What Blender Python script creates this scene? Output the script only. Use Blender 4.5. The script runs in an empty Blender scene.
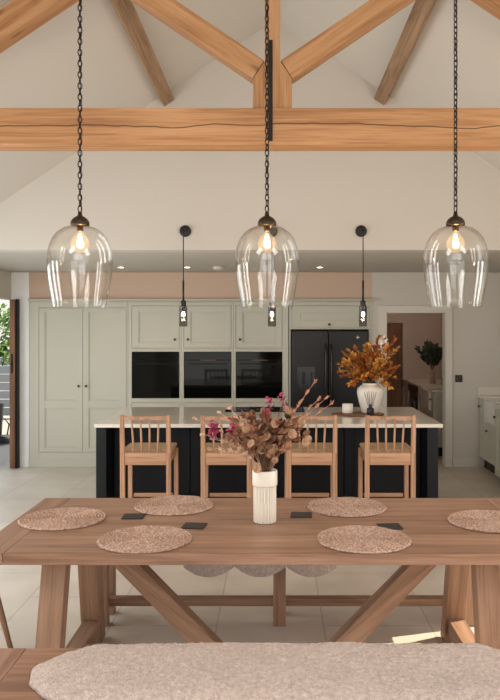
import bpy, bmesh, math, random
from mathutils import Vector, Matrix, noise
random.seed(7)
PI = math.pi
C = bpy.context.scene.collection
R = random.uniform

# ------------------------------------------------------------------ materials
def new_mat(name):
    m = bpy.data.materials.new(name); m.use_nodes = True
    nt = m.node_tree; nt.nodes.clear()
    out = nt.nodes.new('ShaderNodeOutputMaterial')
    return m, nt, out

def N(nt, kind, **kw):
    n = nt.nodes.new(kind)
    for k, v in kw.items():
        if k in n.inputs: n.inputs[k].default_value = v
        else: setattr(n, k, v)
    return n

def srgb(r, g, b):
    f = lambda c: (c/255/12.92) if c/255 <= .04045 else ((c/255+.055)/1.055)**2.4
    return (f(r), f(g), f(b), 1)

def plain(name, col, rough=.5, metal=0, bump=0, bscale=200, spec=.5, var=0, vscale=6, coat=0):
    m, nt, out = new_mat(name)
    b = N(nt, 'ShaderNodeBsdfPrincipled'); nt.links.new(b.outputs[0], out.inputs[0])
    b.inputs['Base Color'].default_value = col
    b.inputs['Roughness'].default_value = rough
    b.inputs['Metallic'].default_value = metal
    b.inputs['Specular IOR Level'].default_value = spec
    b.inputs['Coat Weight'].default_value = coat
    tc = N(nt, 'ShaderNodeTexCoord')
    if var:
        n = N(nt, 'ShaderNodeTexNoise', Scale=vscale, Detail=4.0)
        nt.links.new(tc.outputs['Object'], n.inputs['Vector'])
        mx = N(nt, 'ShaderNodeMix', data_type='RGBA')
        mx.inputs[6].default_value = tuple(c*(1-var) for c in col[:3])+(1,)
        mx.inputs[7].default_value = tuple(min(1, c*(1+var)) for c in col[:3])+(1,)
        nt.links.new(n.outputs[0], mx.inputs[0]); nt.links.new(mx.outputs[2], b.inputs['Base Color'])
    if bump:
        n = N(nt, 'ShaderNodeTexNoise', Scale=bscale, Detail=3.0)
        nt.links.new(tc.outputs['Object'], n.inputs['Vector'])
        bp = N(nt, 'ShaderNodeBump', Strength=bump, Distance=.003)
        nt.links.new(n.outputs[0], bp.inputs['Height']); nt.links.new(bp.outputs[0], b.inputs['Normal'])
    return m

def wood(name, dark, mid, light, rough=.55, grain=1.0, crack=False, knots=True, planks=0):
    """grain runs along the first component of the 'wc' attribute (metres along the timber)"""
    m, nt, out = new_mat(name); L = nt.links.new
    b = N(nt, 'ShaderNodeBsdfPrincipled', Roughness=rough); L(b.outputs[0], out.inputs[0])
    b.inputs['Specular IOR Level'].default_value = .35
    at = N(nt, 'ShaderNodeAttribute', attribute_name='wc')
    mp = N(nt, 'ShaderNodeMapping'); mp.inputs['Scale'].default_value = (.8, 16*grain, 16*grain)
    L(at.outputs['Vector'], mp.inputs[0])
    n1 = N(nt, 'ShaderNodeTexNoise', Scale=1.6, Detail=6.0, Roughness=.6, Distortion=.6)
    L(mp.outputs[0], n1.inputs['Vector'])
    mp2 = N(nt, 'ShaderNodeMapping'); mp2.inputs['Scale'].default_value = (3, 90*grain, 90*grain)
    L(at.outputs['Vector'], mp2.inputs[0])
    n2 = N(nt, 'ShaderNodeTexNoise', Scale=1.5, Detail=3.0)
    L(mp2.outputs[0], n2.inputs['Vector'])
    mix = N(nt, 'ShaderNodeMath', operation='MULTIPLY_ADD'); mix.inputs[1].default_value = .35
    L(n2.outputs[0], mix.inputs[0])
    sub = N(nt, 'ShaderNodeMath', operation='SUBTRACT'); sub.inputs[1].default_value = .17
    L(n1.outputs[0], sub.inputs[0]); L(sub.outputs[0], mix.inputs[2])
    val = mix.outputs[0]
    if planks:      # each board of a glued top takes a tone of its own
        sx = N(nt, 'ShaderNodeSeparateXYZ'); L(at.outputs['Vector'], sx.inputs[0])
        dv = N(nt, 'ShaderNodeMath', operation='DIVIDE'); dv.inputs[1].default_value = planks; L(sx.outputs[1], dv.inputs[0])
        fl = N(nt, 'ShaderNodeMath', operation='FLOOR'); L(dv.outputs[0], fl.inputs[0])
        wn = N(nt, 'ShaderNodeTexWhiteNoise', noise_dimensions='1D'); L(fl.outputs[0], wn.inputs['W'])
        ma = N(nt, 'ShaderNodeMath', operation='MULTIPLY_ADD'); ma.inputs[1].default_value = .22
        L(wn.outputs[0], ma.inputs[0])
        sb = N(nt, 'ShaderNodeMath', operation='SUBTRACT'); sb.inputs[1].default_value = .11; L(val, sb.inputs[0])
        L(sb.outputs[0], ma.inputs[2]); val = ma.outputs[0]
    cr = N(nt, 'ShaderNodeValToRGB')
    cr.color_ramp.elements[0].position = .3; cr.color_ramp.elements[0].color = dark
    cr.color_ramp.elements[1].position = .72; cr.color_ramp.elements[1].color = light
    e = cr.color_ramp.elements.new(.5); e.color = mid
    L(val, cr.inputs[0])
    col = cr.outputs[0]
    def darken(col, fac, c):
        mx = N(nt, 'ShaderNodeMix', data_type='RGBA'); L(fac, mx.inputs[0]); L(col, mx.inputs[6]); mx.inputs[7].default_value = c
        return mx.outputs[2]
    if knots:
        mk = N(nt, 'ShaderNodeMapping'); mk.inputs['Scale'].default_value = (2.2, 7, 7); L(at.outputs['Vector'], mk.inputs[0])
        vo = N(nt, 'ShaderNodeTexVoronoi', Scale=1.0); L(mk.outputs[0], vo.inputs['Vector'])
        r = N(nt, 'ShaderNodeMapRange'); r.inputs[1].default_value = .08; r.inputs[2].default_value = .16; r.inputs[3].default_value = .75; r.inputs[4].default_value = 0
        L(vo.outputs['Distance'], r.inputs[0])
        col = darken(col, r.outputs[0], tuple(c*.45 for c in dark[:3])+(1,))
    if crack:
        sx = N(nt, 'ShaderNodeSeparateXYZ'); L(at.outputs['Vector'], sx.inputs[0])
        nn = N(nt, 'ShaderNodeTexNoise', noise_dimensions='1D', Scale=1.0, Detail=5.0, Roughness=.45)
        cx = N(nt, 'ShaderNodeMath', operation='MULTIPLY'); cx.inputs[1].default_value = 1.3; L(sx.outputs[0], cx.inputs[0])
        L(cx.outputs[0], nn.inputs['W'])
        m1 = N(nt, 'ShaderNodeMath', operation='MULTIPLY_ADD'); m1.inputs[1].default_value = -.10; m1.inputs[2].default_value = .042
        L(nn.outputs[0], m1.inputs[0])
        a1 = N(nt, 'ShaderNodeMath', operation='ADD'); L(sx.outputs[2], a1.inputs[0]); L(m1.outputs[0], a1.inputs[1])
        ab = N(nt, 'ShaderNodeMath', operation='ABSOLUTE'); L(a1.outputs[0], ab.inputs[0])
        r = N(nt, 'ShaderNodeMapRange'); r.inputs[1].default_value = .0015; r.inputs[2].default_value = .0045; r.inputs[3].default_value = .85; r.inputs[4].default_value = 0
        L(ab.outputs[0], r.inputs[0])
        col = darken(col, r.outputs[0], srgb(60, 38, 22))
    L(col, b.inputs['Base Color'])
    bp = N(nt, 'ShaderNodeBump', Strength=.12, Distance=.003); L(n2.outputs[0], bp.inputs['Height']); L(bp.outputs[0], b.inputs['Normal'])
    return m

def thin_glass(name, tint=(1, 1, 1, 1), gloss=1.0, glow=None):
    """clear glass sheet: see-through face on, mirror-like towards grazing (Schlick)"""
    m, nt, out = new_mat(name); L = nt.links.new
    t = N(nt, 'ShaderNodeBsdfTransparent', Color=tint)
    g = N(nt, 'ShaderNodeBsdfGlossy', Roughness=.015)
    lw = N(nt, 'ShaderNodeLayerWeight', Blend=.5)
    p = N(nt, 'ShaderNodeMath', operation='POWER'); p.inputs[1].default_value = 4.5; L(lw.outputs['Facing'], p.inputs[0])
    k = N(nt, 'ShaderNodeMath', operation='MULTIPLY_ADD', use_clamp=True); k.inputs[1].default_value = .9*gloss; k.inputs[2].default_value = .045*gloss
    L(p.outputs[0], k.inputs[0])
    mx = N(nt, 'ShaderNodeMixShader'); L(k.outputs[0], mx.inputs[0]); L(t.outputs[0], mx.inputs[1]); L(g.outputs[0], mx.inputs[2])
    last = mx.outputs[0]
    if glow:
        e = N(nt, 'ShaderNodeEmission', Color=glow[0], Strength=glow[1]); ad = N(nt, 'ShaderNodeAddShader')
        L(last, ad.inputs[0]); L(e.outputs[0], ad.inputs[1]); last = ad.outputs[0]
    L(last, out.inputs[0]); return m

def emit(name, col, s):
    m, nt, out = new_mat(name)
    e = N(nt, 'ShaderNodeEmission', Color=col, Strength=s); nt.links.new(e.outputs[0], out.inputs[0]); return m

def tile_mat():
    m, nt, out = new_mat('porcelain_tile'); L = nt.links.new
    b = N(nt, 'ShaderNodeBsdfPrincipled', Roughness=.42); L(b.outputs[0], out.inputs[0])
    tc = N(nt, 'ShaderNodeTexCoord')
    mp = N(nt, 'ShaderNodeMapping'); mp.inputs['Rotation'].default_value = (0, 0, PI/2); mp.inputs['Location'].default_value = (0.1, -.28, 0)
    L(tc.outputs['Object'], mp.inputs[0])
    br = N(nt, 'ShaderNodeTexBrick'); L(mp.outputs[0], br.inputs['Vector'])
    br.offset = .5; br.inputs['Scale'].default_value = 1
    br.inputs['Brick Width'].default_value = .92; br.inputs['Row Height'].default_value = .615
    br.inputs['Mortar Size'].default_value = .004; br.inputs['Mortar Smooth'].default_value = .2
    br.inputs['Color1'].default_value = srgb(210, 199, 185); br.inputs['Color2'].default_value = srgb(216, 206, 192)
    br.inputs['Mortar'].default_value = srgb(182, 170, 156)
    n = N(nt, 'ShaderNodeTexNoise', Scale=2.5, Detail=6.0); L(tc.outputs['Object'], n.inputs['Vector'])
    mx = N(nt, 'ShaderNodeMix', data_type='RGBA', blend_type='MULTIPLY'); mx.inputs[0].default_value = 1
    cr = N(nt, 'ShaderNodeValToRGB'); cr.color_ramp.elements[0].color = (.82, .81, .8, 1); cr.color_ramp.elements[0].position = .3; cr.color_ramp.elements[1].color = (1, 1, 1, 1); cr.color_ramp.elements[1].position = .7
    L(n.outputs[0], cr.inputs[0]); L(br.outputs[0], mx.inputs[6]); L(cr.outputs[0], mx.inputs[7]); L(mx.outputs[2], b.inputs['Base Color'])
    bp = N(nt, 'ShaderNodeBump', Strength=.4, Distance=.002); bp.invert = True; L(br.outputs['Fac'], bp.inputs['Height']); L(bp.outputs[0], b.inputs['Normal'])
    return m

def jute_mat():
    m, nt, out = new_mat('woven_jute'); L = nt.links.new
    b = N(nt, 'ShaderNodeBsdfPrincipled', Roughness=.9); L(b.outputs[0], out.inputs[0]); b.inputs['Specular IOR Level'].default_value = .1
    tc = N(nt, 'ShaderNodeTexCoord')
    n = N(nt, 'ShaderNodeTexNoise', Scale=95.0, Detail=3.0); L(tc.outputs['Object'], n.inputs['Vector'])
    cr = N(nt, 'ShaderNodeValToRGB'); cr.color_ramp.elements[0].position = .32; cr.color_ramp.elements[0].color = srgb(146, 118, 102)
    cr.color_ramp.elements[1].position = .66; cr.color_ramp.elements[1].color = srgb(212, 184, 168)
    L(n.outputs[0], cr.inputs[0])
    at = N(nt, 'ShaderNodeAttribute', attribute_name='wc'); sx = N(nt, 'ShaderNodeSeparateXYZ'); L(at.outputs['Vector'], sx.inputs[0])
    ang = N(nt, 'ShaderNodeMath', operation='ARCTAN2'); L(sx.outputs[1], ang.inputs[0]); L(sx.outputs[0], ang.inputs[1])
    ln = N(nt, 'ShaderNodeVectorMath', operation='LENGTH'); fl_ = N(nt, 'ShaderNodeCombineXYZ'); L(sx.outputs[0], fl_.inputs[0]); L(sx.outputs[1], fl_.inputs[1]); L(fl_.outputs[0], ln.inputs[0])
    k1 = N(nt, 'ShaderNodeMath', operation='MULTIPLY_ADD'); k1.inputs[1].default_value = 2*PI*14/.212; L(ln.outputs['Value'], k1.inputs[0]); L(ang.outputs[0], k1.inputs[2])
    sn = N(nt, 'ShaderNodeMath', operation='SINE'); L(k1.outputs[0], sn.inputs[0])
    mr = N(nt, 'ShaderNodeMapRange'); mr.inputs[1].default_value = -1; mr.inputs[2].default_value = -.2; mr.inputs[3].default_value = .34; mr.inputs[4].default_value = 0; L(sn.outputs[0], mr.inputs[0])
    mx = N(nt, 'ShaderNodeMix', data_type='RGBA'); L(mr.outputs[0], mx.inputs[0]); L(cr.outputs[0], mx.inputs[6]); mx.inputs[7].default_value = srgb(112, 84, 68)
    L(mx.outputs[2], b.inputs['Base Color'])
    bp = N(nt, 'ShaderNodeBump', Strength=.3, Distance=.003); L(n.outputs[0], bp.inputs['Height']); L(bp.outputs[0], b.inputs['Normal'])
    return m

def fleece_mat():
    m, nt, out = new_mat('sheepskin_fleece'); L = nt.links.new
    b = N(nt, 'ShaderNodeBsdfPrincipled', Roughness=1.0); L(b.outputs[0], out.inputs[0]); b.inputs['Specular IOR Level'].default_value = .05
    b.inputs['Sheen Weight'].default_value = .25
    tc = N(nt, 'ShaderNodeTexCoord')
    n = N(nt, 'ShaderNodeTexNoise', Scale=60.0, Detail=4.0, Roughness=.6); L(tc.outputs['Object'], n.inputs['Vector'])
    cr = N(nt, 'ShaderNodeValToRGB'); cr.color_ramp.elements[0].position = .3; cr.color_ramp.elements[0].color = srgb(186, 166, 157)
    cr.color_ramp.elements[1].position = .7; cr.color_ramp.elements[1].color = srgb(224, 208, 199)
    L(n.outputs[0], cr.inputs[0]); L(cr.outputs[0], b.inputs['Base Color'])
    n2 = N(nt, 'ShaderNodeTexNoise', Scale=160.0, Detail=3.0); L(tc.outputs['Object'], n2.inputs['Vector'])
    bp = N(nt, 'ShaderNodeBump', Strength=1.0, Distance=.012); L(n2.outputs[0], bp.inputs['Height']); L(bp.outputs[0], b.inputs['Normal'])
    return m

def two_tone(name, c0, c1, scale=40, rough=.7):
    m, nt, out = new_mat(name); L = nt.links.new
    b = N(nt, 'ShaderNodeBsdfPrincipled', Roughness=rough); L(b.outputs[0], out.inputs[0]); b.inputs['Specular IOR Level'].default_value = .2
    tc = N(nt, 'ShaderNodeTexCoord')
    n = N(nt, 'ShaderNodeTexNoise', Scale=scale, Detail=2.0); L(tc.outputs['Object'], n.inputs['Vector'])
    cr = N(nt, 'ShaderNodeValToRGB'); cr.color_ramp.elements[0].position = .35; cr.color_ramp.elements[0].color = c0
    cr.color_ramp.elements[1].position = .65; cr.color_ramp.elements[1].color = c1
    L(n.outputs[0], cr.inputs[0]); L(cr.outputs[0], b.inputs['Base Color'])
    return m

M = {}
M['wall'] = plain('white_plaster', srgb(208, 202, 193), .9, bump=.05, bscale=60, spec=.2)
M['kitchen_ceiling'] = plain('ceiling_paint', srgb(196, 190, 180), .9, spec=.2)
M['bulkhead_pink'] = plain('pinkish_bulkhead', srgb(208, 182, 162), .9, spec=.2)  # pinkish base colour for the wall over the units
M['pier'] = plain('white_eggshell', srgb(246, 247, 246), .5)
M['architrave'] = plain('offwhite_gloss', srgb(214, 208, 196), .4)
M['utility'] = plain('utility_plaster', srgb(205, 188, 177), .9, spec=.2)
M['tile'] = tile_mat()
M['oak_beam'] = wood('honey_oak', srgb(146, 102, 66), srgb(174, 129, 88), srgb(190, 148, 108), .65)
M['oak_tie'] = wood('honey_oak_split', srgb(150, 106, 70), srgb(178, 133, 92), srgb(193, 151, 111), .65, crack=True)
M['oak_purlin'] = wood('brown_oak', srgb(122, 94, 70), srgb(152, 121, 93), srgb(174, 142, 112), .7)
M['table'] = wood('table_oak', srgb(122, 91, 72), srgb(151, 116, 94), srgb(172, 137, 114), .42, .8, knots=False, planks=.13)
M['table_leg'] = wood('table_leg_oak', srgb(120, 91, 71), srgb(148, 115, 92), srgb(168, 134, 110), .5, .8, knots=False)
M['stool'] = wood('stool_oak', srgb(150, 111, 84), srgb(182, 140, 110), srgb(202, 160, 130), .5, 1.4, knots=False)
M['door_oak'] = wood('door_oak', srgb(96, 62, 42), srgb(124, 84, 58), srgb(146, 104, 74), .5, knots=False)
M['board'] = wood('board_wood', srgb(84, 56, 38), srgb(110, 76, 52), srgb(134, 96, 68), .5, knots=False)
M['rush'] = two_tone('rush_seat', srgb(150, 122, 92), srgb(196, 168, 134), 90, .85)
M['cab'] = plain('sage_grey_paint', srgb(196, 193, 178), .45)
M['navy'] = plain('navy_paint', srgb(15, 18, 23), .5, spec=.25)
M['quartz'] = plain('white_quartz', srgb(226, 219, 208), .12, var=.05, vscale=4)
M['black_glass'] = plain('black_oven_glass', (.003, .0035, .003, 1), .05, spec=.18)
M['oven_trim'] = plain('oven_black_metal', (.012, .012, .013, 1), .35, metal=.6)
M['graphite'] = plain('graphite_steel', srgb(38, 37, 37), .36, metal=.6, var=.05)
M['graphite_dark'] = plain('dark_plastic', srgb(12, 12, 13), .22)
M['steel'] = plain('brushed_steel', srgb(150, 148, 146), .3, metal=1)
M['bronze'] = plain('aged_bronze', srgb(70, 58, 48), .42, metal=.8)
M['pewter'] = plain('pewter_knob', srgb(92, 86, 78), .4, metal=.9)
M['black'] = plain('matt_black', srgb(24, 22, 21), .5)
M['iron'] = plain('black_iron', srgb(26, 24, 23), .6, metal=.4)
M['chain'] = plain('black_chain', srgb(42, 36, 32), .45, metal=.7)
M['glass'] = thin_glass('clear_blown_glass', (.985, .98, .97, 1), 1.1)
M['bulb_glass'] = thin_glass('bulb_glass', (1, .96, .88, 1), .6, ((1, .62, .34, 1), .2))
M['smoke_glass'] = thin_glass('smoked_glass', (.7, .7, .71, 1), 1.0)
M['filament'] = emit('filament_glow', (1, .62, .28, 1), 22)
M['lamp_glow'] = emit('warm_lamp', (1, .74, .42, 1), 20)
M['down_glow'] = emit('downlight_glow', (1, .86, .66, 1), 14)
M['amber_mark'] = emit('amber_emission', (1, .55, .25, 1), .35)
M['white_mark'] = emit('white_emission', (.8, .9, 1, 1), .7)
M['ceramic'] = plain('ivory_ceramic', srgb(234, 227, 214), .4)
M['urn'] = plain('white_glazed', srgb(232, 226, 216), .3)
M['belfast'] = plain('white_fireclay', srgb(228, 224, 216), .2)
M['jute'] = jute_mat()
M['slate'] = plain('black_slate', srgb(40, 35, 34), .6, bump=.3)
M['fleece'] = fleece_mat()
M['leaf_brown'] = two_tone('dried_brown_leaf', srgb(90, 62, 47), srgb(152, 114, 90), 14)
M['leaf_rust'] = two_tone('dried_rust_leaf', srgb(126, 82, 62), srgb(178, 132, 106), 14)
M['honesty'] = two_tone('papery_disc', srgb(132, 100, 76), srgb(178, 142, 112), 45)
M['magenta'] = two_tone('magenta_petal', srgb(116, 36, 62), srgb(170, 70, 100), 60)
M['plume'] = two_tone('pink_plume', srgb(160, 106, 84), srgb(206, 156, 130), 40)
M['cream_sprig'] = two_tone('cream_sprig', srgb(178, 136, 110), srgb(222, 190, 164), 40)
M['stem'] = plain('dry_stem', srgb(104, 78, 52), .8)
M['amber_leaf'] = two_tone('amber_leaf', srgb(166, 108, 40), srgb(214, 154, 74), 10)
M['russet_leaf'] = two_tone('russet_leaf', srgb(128, 68, 32), srgb(176, 104, 52), 10)
M['dark_leaf'] = two_tone('dark_green_leaf', srgb(50, 56, 50), srgb(90, 96, 84), 12)
M['green_leaf'] = two_tone('garden_leaf', srgb(56, 92, 40), srgb(120, 156, 82), 9)
M['white_petal'] = plain('white_petal', srgb(232, 222, 206), .7)
M['wax'] = plain('white_candle_glass', srgb(236, 228, 216), .35)
M['grey_panel'] = plain('grey_fence_paint', srgb(150, 156, 162), .7)
M['paving'] = plain('pale_paving', srgb(186, 180, 172), .8, var=.08)
M['grass'] = two_tone('lawn_green', srgb(70, 96, 44), srgb(112, 138, 70), 3, .9)
M['hose'] = plain('dark_hose', srgb(46, 48, 52), .5)
M['pot'] = plain('stone_pot', srgb(190, 164, 150), .7)

# ------------------------------------------------------------------ mesh builder
class MB:
    def __init__(s): s.v = []; s.f = []; s.w = []; s.sm = []
    def add(s, vs, fs, ws=None, smooth=False):
        b = len(s.v); s.v += [tuple(v) for v in vs]; s.f += [tuple(b+i for i in f) for f in fs]
        s.w += [tuple(w) for w in (ws if ws else vs)]; s.sm += [smooth]*len(fs)
        return s
    def box(s, x0, x1, y0, y1, z0, z1, axis=0):
        off = (R(0, 20), R(0, 5), R(0, 5)) if axis >= 0 else (0, 0, 0)
        vs = [(x, y, z) for x in (x0, x1) for y in (y0, y1) for z in (z0, z1)]
        a = max(axis, 0); o = [(a)%3, (a+1)%3, (a+2)%3]
        ws = [tuple(v[o[k]]+off[k] for k in range(3)) for v in vs]
        return s.add(vs, [(0,1,3,2), (4,6,7,5), (0,4,5,1), (2,3,7,6), (0,2,6,4), (1,5,7,3)], ws)
    def bar(s, p0, p1, w, h, up=(0, 0, 1), w1=None, h1=None, exact=False):
        """timber from p0 to p1; w across, h along 'up'"""
        p0 = Vector(p0); p1 = Vector(p1); d = (p1-p0); L = d.length; d.normalize()
        u = Vector(up); u = (u-d*u.dot(d)).normalized(); c = d.cross(u)
        w1 = w if w1 is None else w1; h1 = h if h1 is None else h1
        off = (0, 0, 0) if exact else (R(0, 20), R(0, 5), R(0, 5))
        vs = []; ws = []
        for t, (p, ww, hh) in enumerate(((p0, w, h), (p1, w1, h1))):
            for a in (-1, 1):
                for b in (-1, 1):
                    vs.append(p+c*(a*ww/2)+u*(b*hh/2)); ws.append((t*L+off[0], a*ww/2+off[1], b*hh/2+off[2]))
        return s.add(vs, [(0,1,3,2), (4,6,7,5), (0,4,5,1), (2,3,7,6), (0,2,6,4), (1,5,7,3)], ws)
    def prism(s, poly, y0, y1, wdir=None):
        """polygon in x,z extruded along y"""
        n = len(poly); off = (R(0, 20), R(0, 5), R(0, 5))
        vs = [(x, y0, z) for x, z in poly]+[(x, y1, z) for x, z in poly]
        dx, dz = wdir or (1, 0)
        ws = [(v[0]*dx+v[2]*dz+off[0], v[1]+off[1], -v[0]*dz+v[2]*dx+off[2]) for v in vs]
        fs = [tuple(range(n)), tuple(range(2*n-1, n-1, -1))]+[(i, i+n, (i+1)%n+n, (i+1)%n) for i in range(n)]
        return s.add(vs, fs, ws)
    def lathe(s, prof, c=(0, 0, 0), seg=40, flute=0, fn=0, smooth=True):
        vs = []; n = len(prof)
        for r, z in prof:
            for k in range(seg):
                a = 2*PI*k/seg
                rr = r*(1+flute*math.cos(fn*a)) if fn else r
                vs.append((c[0]+rr*math.cos(a), c[1]+rr*math.sin(a), c[2]+z))
        fs = [(i*seg+k, i*seg+(k+1)%seg, (i+1)*seg+(k+1)%seg, (i+1)*seg+k) for i in range(n-1) for k in range(seg)]
        if prof[0][0] > 1e-5 and smooth != 'open': fs.append(tuple(range(seg-1, -1, -1)))
        if prof[-1][0] > 1e-5 and smooth != 'open': fs.append(tuple((n-1)*seg+k for k in range(seg)))
        return s.add(vs, fs, None, True)
    def tube(s, pts, r, seg=8, closed=False, smooth=True):
        pts = [Vector(p) for p in pts]; n = len(pts); vs = []; ref = None
        rs = r if isinstance(r, (list, tuple)) else [r]*n
        for i, p in enumerate(pts):
            d = (pts[(i+1)%n]-pts[i-1]) if closed else (pts[min(i+1, n-1)]-pts[max(i-1, 0)])
            d.normalize()
            if ref is None: ref = Vector((0, 0, 1)) if abs(d.z) < .9 else Vector((1, 0, 0))
            u = (ref-d*ref.dot(d)).normalized(); ref = u; c = d.cross(u)
            for k in range(seg):
                a = 2*PI*k/seg; vs.append(p+(u*math.cos(a)+c*math.sin(a))*rs[i])
        m = n if closed else n-1
        fs = [(i*seg+k, i*seg+(k+1)%seg, ((i+1)%n)*seg+(k+1)%seg, ((i+1)%n)*seg+k) for i in range(m) for k in range(seg)]
        if not closed: fs += [tuple(range(seg-1, -1, -1)), tuple((n-1)*seg+k for k in range(seg))]
        L = 0; ws = []
        for i in range(n):
            if i: L += (pts[i]-pts[i-1]).length
            ws += [(L, rs[i]*math.cos(2*PI*k/seg), rs[i]*math.sin(2*PI*k/seg)) for k in range(seg)]
        return s.add(vs, fs, ws, smooth)
    def leaf(s, p, d, n, L, W, curl=.2):
        """one folded, curled leaf"""
        p = Vector(p); d = Vector(d).normalized(); n = Vector(n); n = (n-d*n.dot(d))
        n = n.normalized() if n.length > 1e-4 else d.orthogonal().normalized()
        c = d.cross(n)
        prof = ((0, .06), (.25, .8), (.55, 1), (.8, .6), (1, .05)); vs = []
        for t, w in prof:
            m = p+d*(L*t)-n*(curl*L*t*t)
            vs += [m+c*(W/2*w)+n*(W*.14*w), m, m-c*(W/2*w)+n*(W*.14*w)]
        fs = []
        for i in range(4):
            a = i*3; fs += [(a, a+1, a+4, a+3), (a+1, a+2, a+5, a+4)]
        return s.add(vs, fs, None, True)
    def disc(s, p, n, r, t=.0012, squash=1.2, seg=14):
        p = Vector(p); n = Vector(n).normalized(); u = n.orthogonal().normalized(); c = n.cross(u)
        vs = []
        for k in (-1, 1):
            for i in range(seg):
                a = 2*PI*i/seg; vs.append(p+n*(k*t)+u*(r*squash*math.cos(a))+c*(r*math.sin(a)))
        fs = [tuple(range(seg-1, -1, -1)), tuple(range(seg, 2*seg))]+[(i, (i+1)%seg, (i+1)%seg+seg, i+seg) for i in range(seg)]
        return s.add(vs, fs)
    def build(s, name, mat, parent=None, bevel=0, loc=None, seg=2):
        me = bpy.data.meshes.new(name); me.from_pydata(s.v, [], s.f)
        a = me.attributes.new('wc', 'FLOAT_VECTOR', 'POINT'); a.data.foreach_set('vector', [x for w in s.w for x in w])
        me.polygons.foreach_set('use_smooth', s.sm)
        bm = bmesh.new(); bm.from_mesh(me); bmesh.ops.recalc_face_normals(bm, faces=bm.faces); bm.to_mesh(me); bm.free()
        me.materials.append(mat); o = bpy.data.objects.new(name, me); C.objects.link(o)
        if parent: o.parent = parent
        if loc: o.location = loc
        if bevel:
            b = o.modifiers.new('bevel', 'BEVEL'); b.width = bevel; b.segments = seg; b.limit_method = 'ANGLE'; b.angle_limit = .6
        return o

def tag(o, label=None, cat=None, group=None, kind=None):
    for k, v in (('label', label), ('category', cat), ('group', group), ('kind', kind)):
        if v: o[k] = v
    return o
def thing(name, label, cat, loc=(0, 0, 0), group=None, rz=0):
    o = bpy.data.objects.new(name, None); C.objects.link(o); o.location = loc; o.rotation_euler.z = rz; o.empty_display_size = .1
    return tag(o, label, cat, group)
def struct(o): o['kind'] = 'structure'; return o
def copy_tree(o, parent=None):
    c = o.copy(); C.objects.link(c)
    if parent: c.parent = parent
    for ch in list(o.children): copy_tree(ch, c)
    return c
def light(name, kind, loc, energy, color=(1, 1, 1), **kw):
    l = bpy.data.lights.new(name, kind); l.energy = energy; l.color = color
    for k, v in kw.items():
        setattr(l, k, v)
    o = bpy.data.objects.new(name, l); C.objects.link(o); o.location = loc; return o

# ------------------------------------------------------------------ the room
GY = 6.71            # gable wall
KY = 9.19            # face of the kitchen units and back wall
CZ = 2.44            # kitchen ceiling
SL = .67
RZ = 4.545           # ceiling height at the ridge

def wall_along_y(name, x0, x1, y0, y1, z1, openings, mat):
    mb = MB(); y = y0
    for a, b, za, zb in sorted(openings):
        mb.box(x0, x1, y, a, 0, z1, -1)
        if za > 0: mb.box(x0, x1, a, b, 0, za, -1)
        if zb < z1: mb.box(x0, x1, a, b, zb, z1, -1)
        y = b
    mb.box(x0, x1, y, y1, 0, z1, -1)
    return struct(mb.build(name, mat))
def wall_along_x(name, y0, y1, x0, x1, z1, openings, mat):
    mb = MB(); x = x0
    for a, b, za, zb in sorted(openings):
        mb.box(x, a, y0, y1, 0, z1, -1)
        if za > 0: mb.box(a, b, y0, y1, 0, za, -1)
        if zb < z1: mb.box(a, b, y0, y1, zb, z1, -1)
        x = b
    mb.box(x, x1, y0, y1, 0, z1, -1)
    return struct(mb.build(name, mat))

struct(MB().box(-3.45, 3.35, -2.35, 12.55, -.12, 0, -1).build('floor', M['tile']))
g = MB().prism([(-3.45, CZ), (3.35, CZ), (3.35, CZ+.02), (3.1, RZ-SL*3.1+.1), (0, RZ+.1), (-3.1, RZ-SL*3.1+.1), (-3.45, CZ+.02)], GY, GY+.2)
struct(g.build('wall_gable', M['wall']))
v = MB()
v.prism([(0, RZ), (0, RZ+.15), (-3.46, RZ-SL*3.46+.15), (-3.46, RZ-SL*3.46)], -2.35, GY+.02)
v.prism([(0, RZ), (3.36, RZ-SL*3.36), (3.36, RZ-SL*3.36+.15), (0, RZ+.15)], -2.35, GY+.02)
struct(v.build('ceiling', M['wall']))
struct(MB().box(-3.5, 3.4, GY+.2, 12.6, CZ, CZ+.2, -1).build('ceiling.001', M['kitchen_ceiling']))
wall_along_y('wall_left', -3.45, -3.3, -2.35, 12.5, 2.435, [(2.2, 6.5, 0, 2.22), (7.0, 9.62, 0, 2.1)], M['wall'])
wall_along_y('wall_right', 3.2, 3.35, -2.35, 12.5, 2.435, [(2.6, 4.86, 0, 2.22)], M['wall'])
rw = MB()
for a, b in ((-3.45, -2.7), (-.4, .4), (2.7, 3.35)): rw.box(a, b, -2.35, -2.2, 0, 2.3, -1)
rw.box(-3.45, 3.35, -2.35, -2.2, 2.3, 2.5, -1); rw.box(-.1, .1, -2.35, -2.2, 2.5, 4.5, -1)
struct(rw.build('wall_rear', M['wall']))
# back wall: cabinet recess and utility doorway
bw = MB()
bw.box(-3.3, -3.08, KY+.01, KY+.15, 0, 2.07, -1)
bw.box(-3.3, -3.08, KY+.01, KY+.15, 2.07, 2.435, -1)
struct(bw.build('wall_pier', M['pier']))
struct(MB().box(-3.08, 1.215, KY+.01, KY+.2, 2.085, 2.435, -1).build('wall_bulkhead', M['bulkhead_pink']))
bw = MB()
bw.box(1.215, 1.3875, KY+.01, KY+.15, 0, 2.435, -1)
bw.box(1.3875, 2.1375, KY+.01, KY+.15, 1.925, 2.435, -1)
bw.box(2.1375, 3.2, KY+.01, KY+.15, 0, 2.435, -1)
struct(bw.build('wall_back', M['wall']))
struct(MB().box(-3.3, 1.2, KY+.66, KY+.76, 0, 2.435, -1).build('wall_recess', M['wall']))
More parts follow.
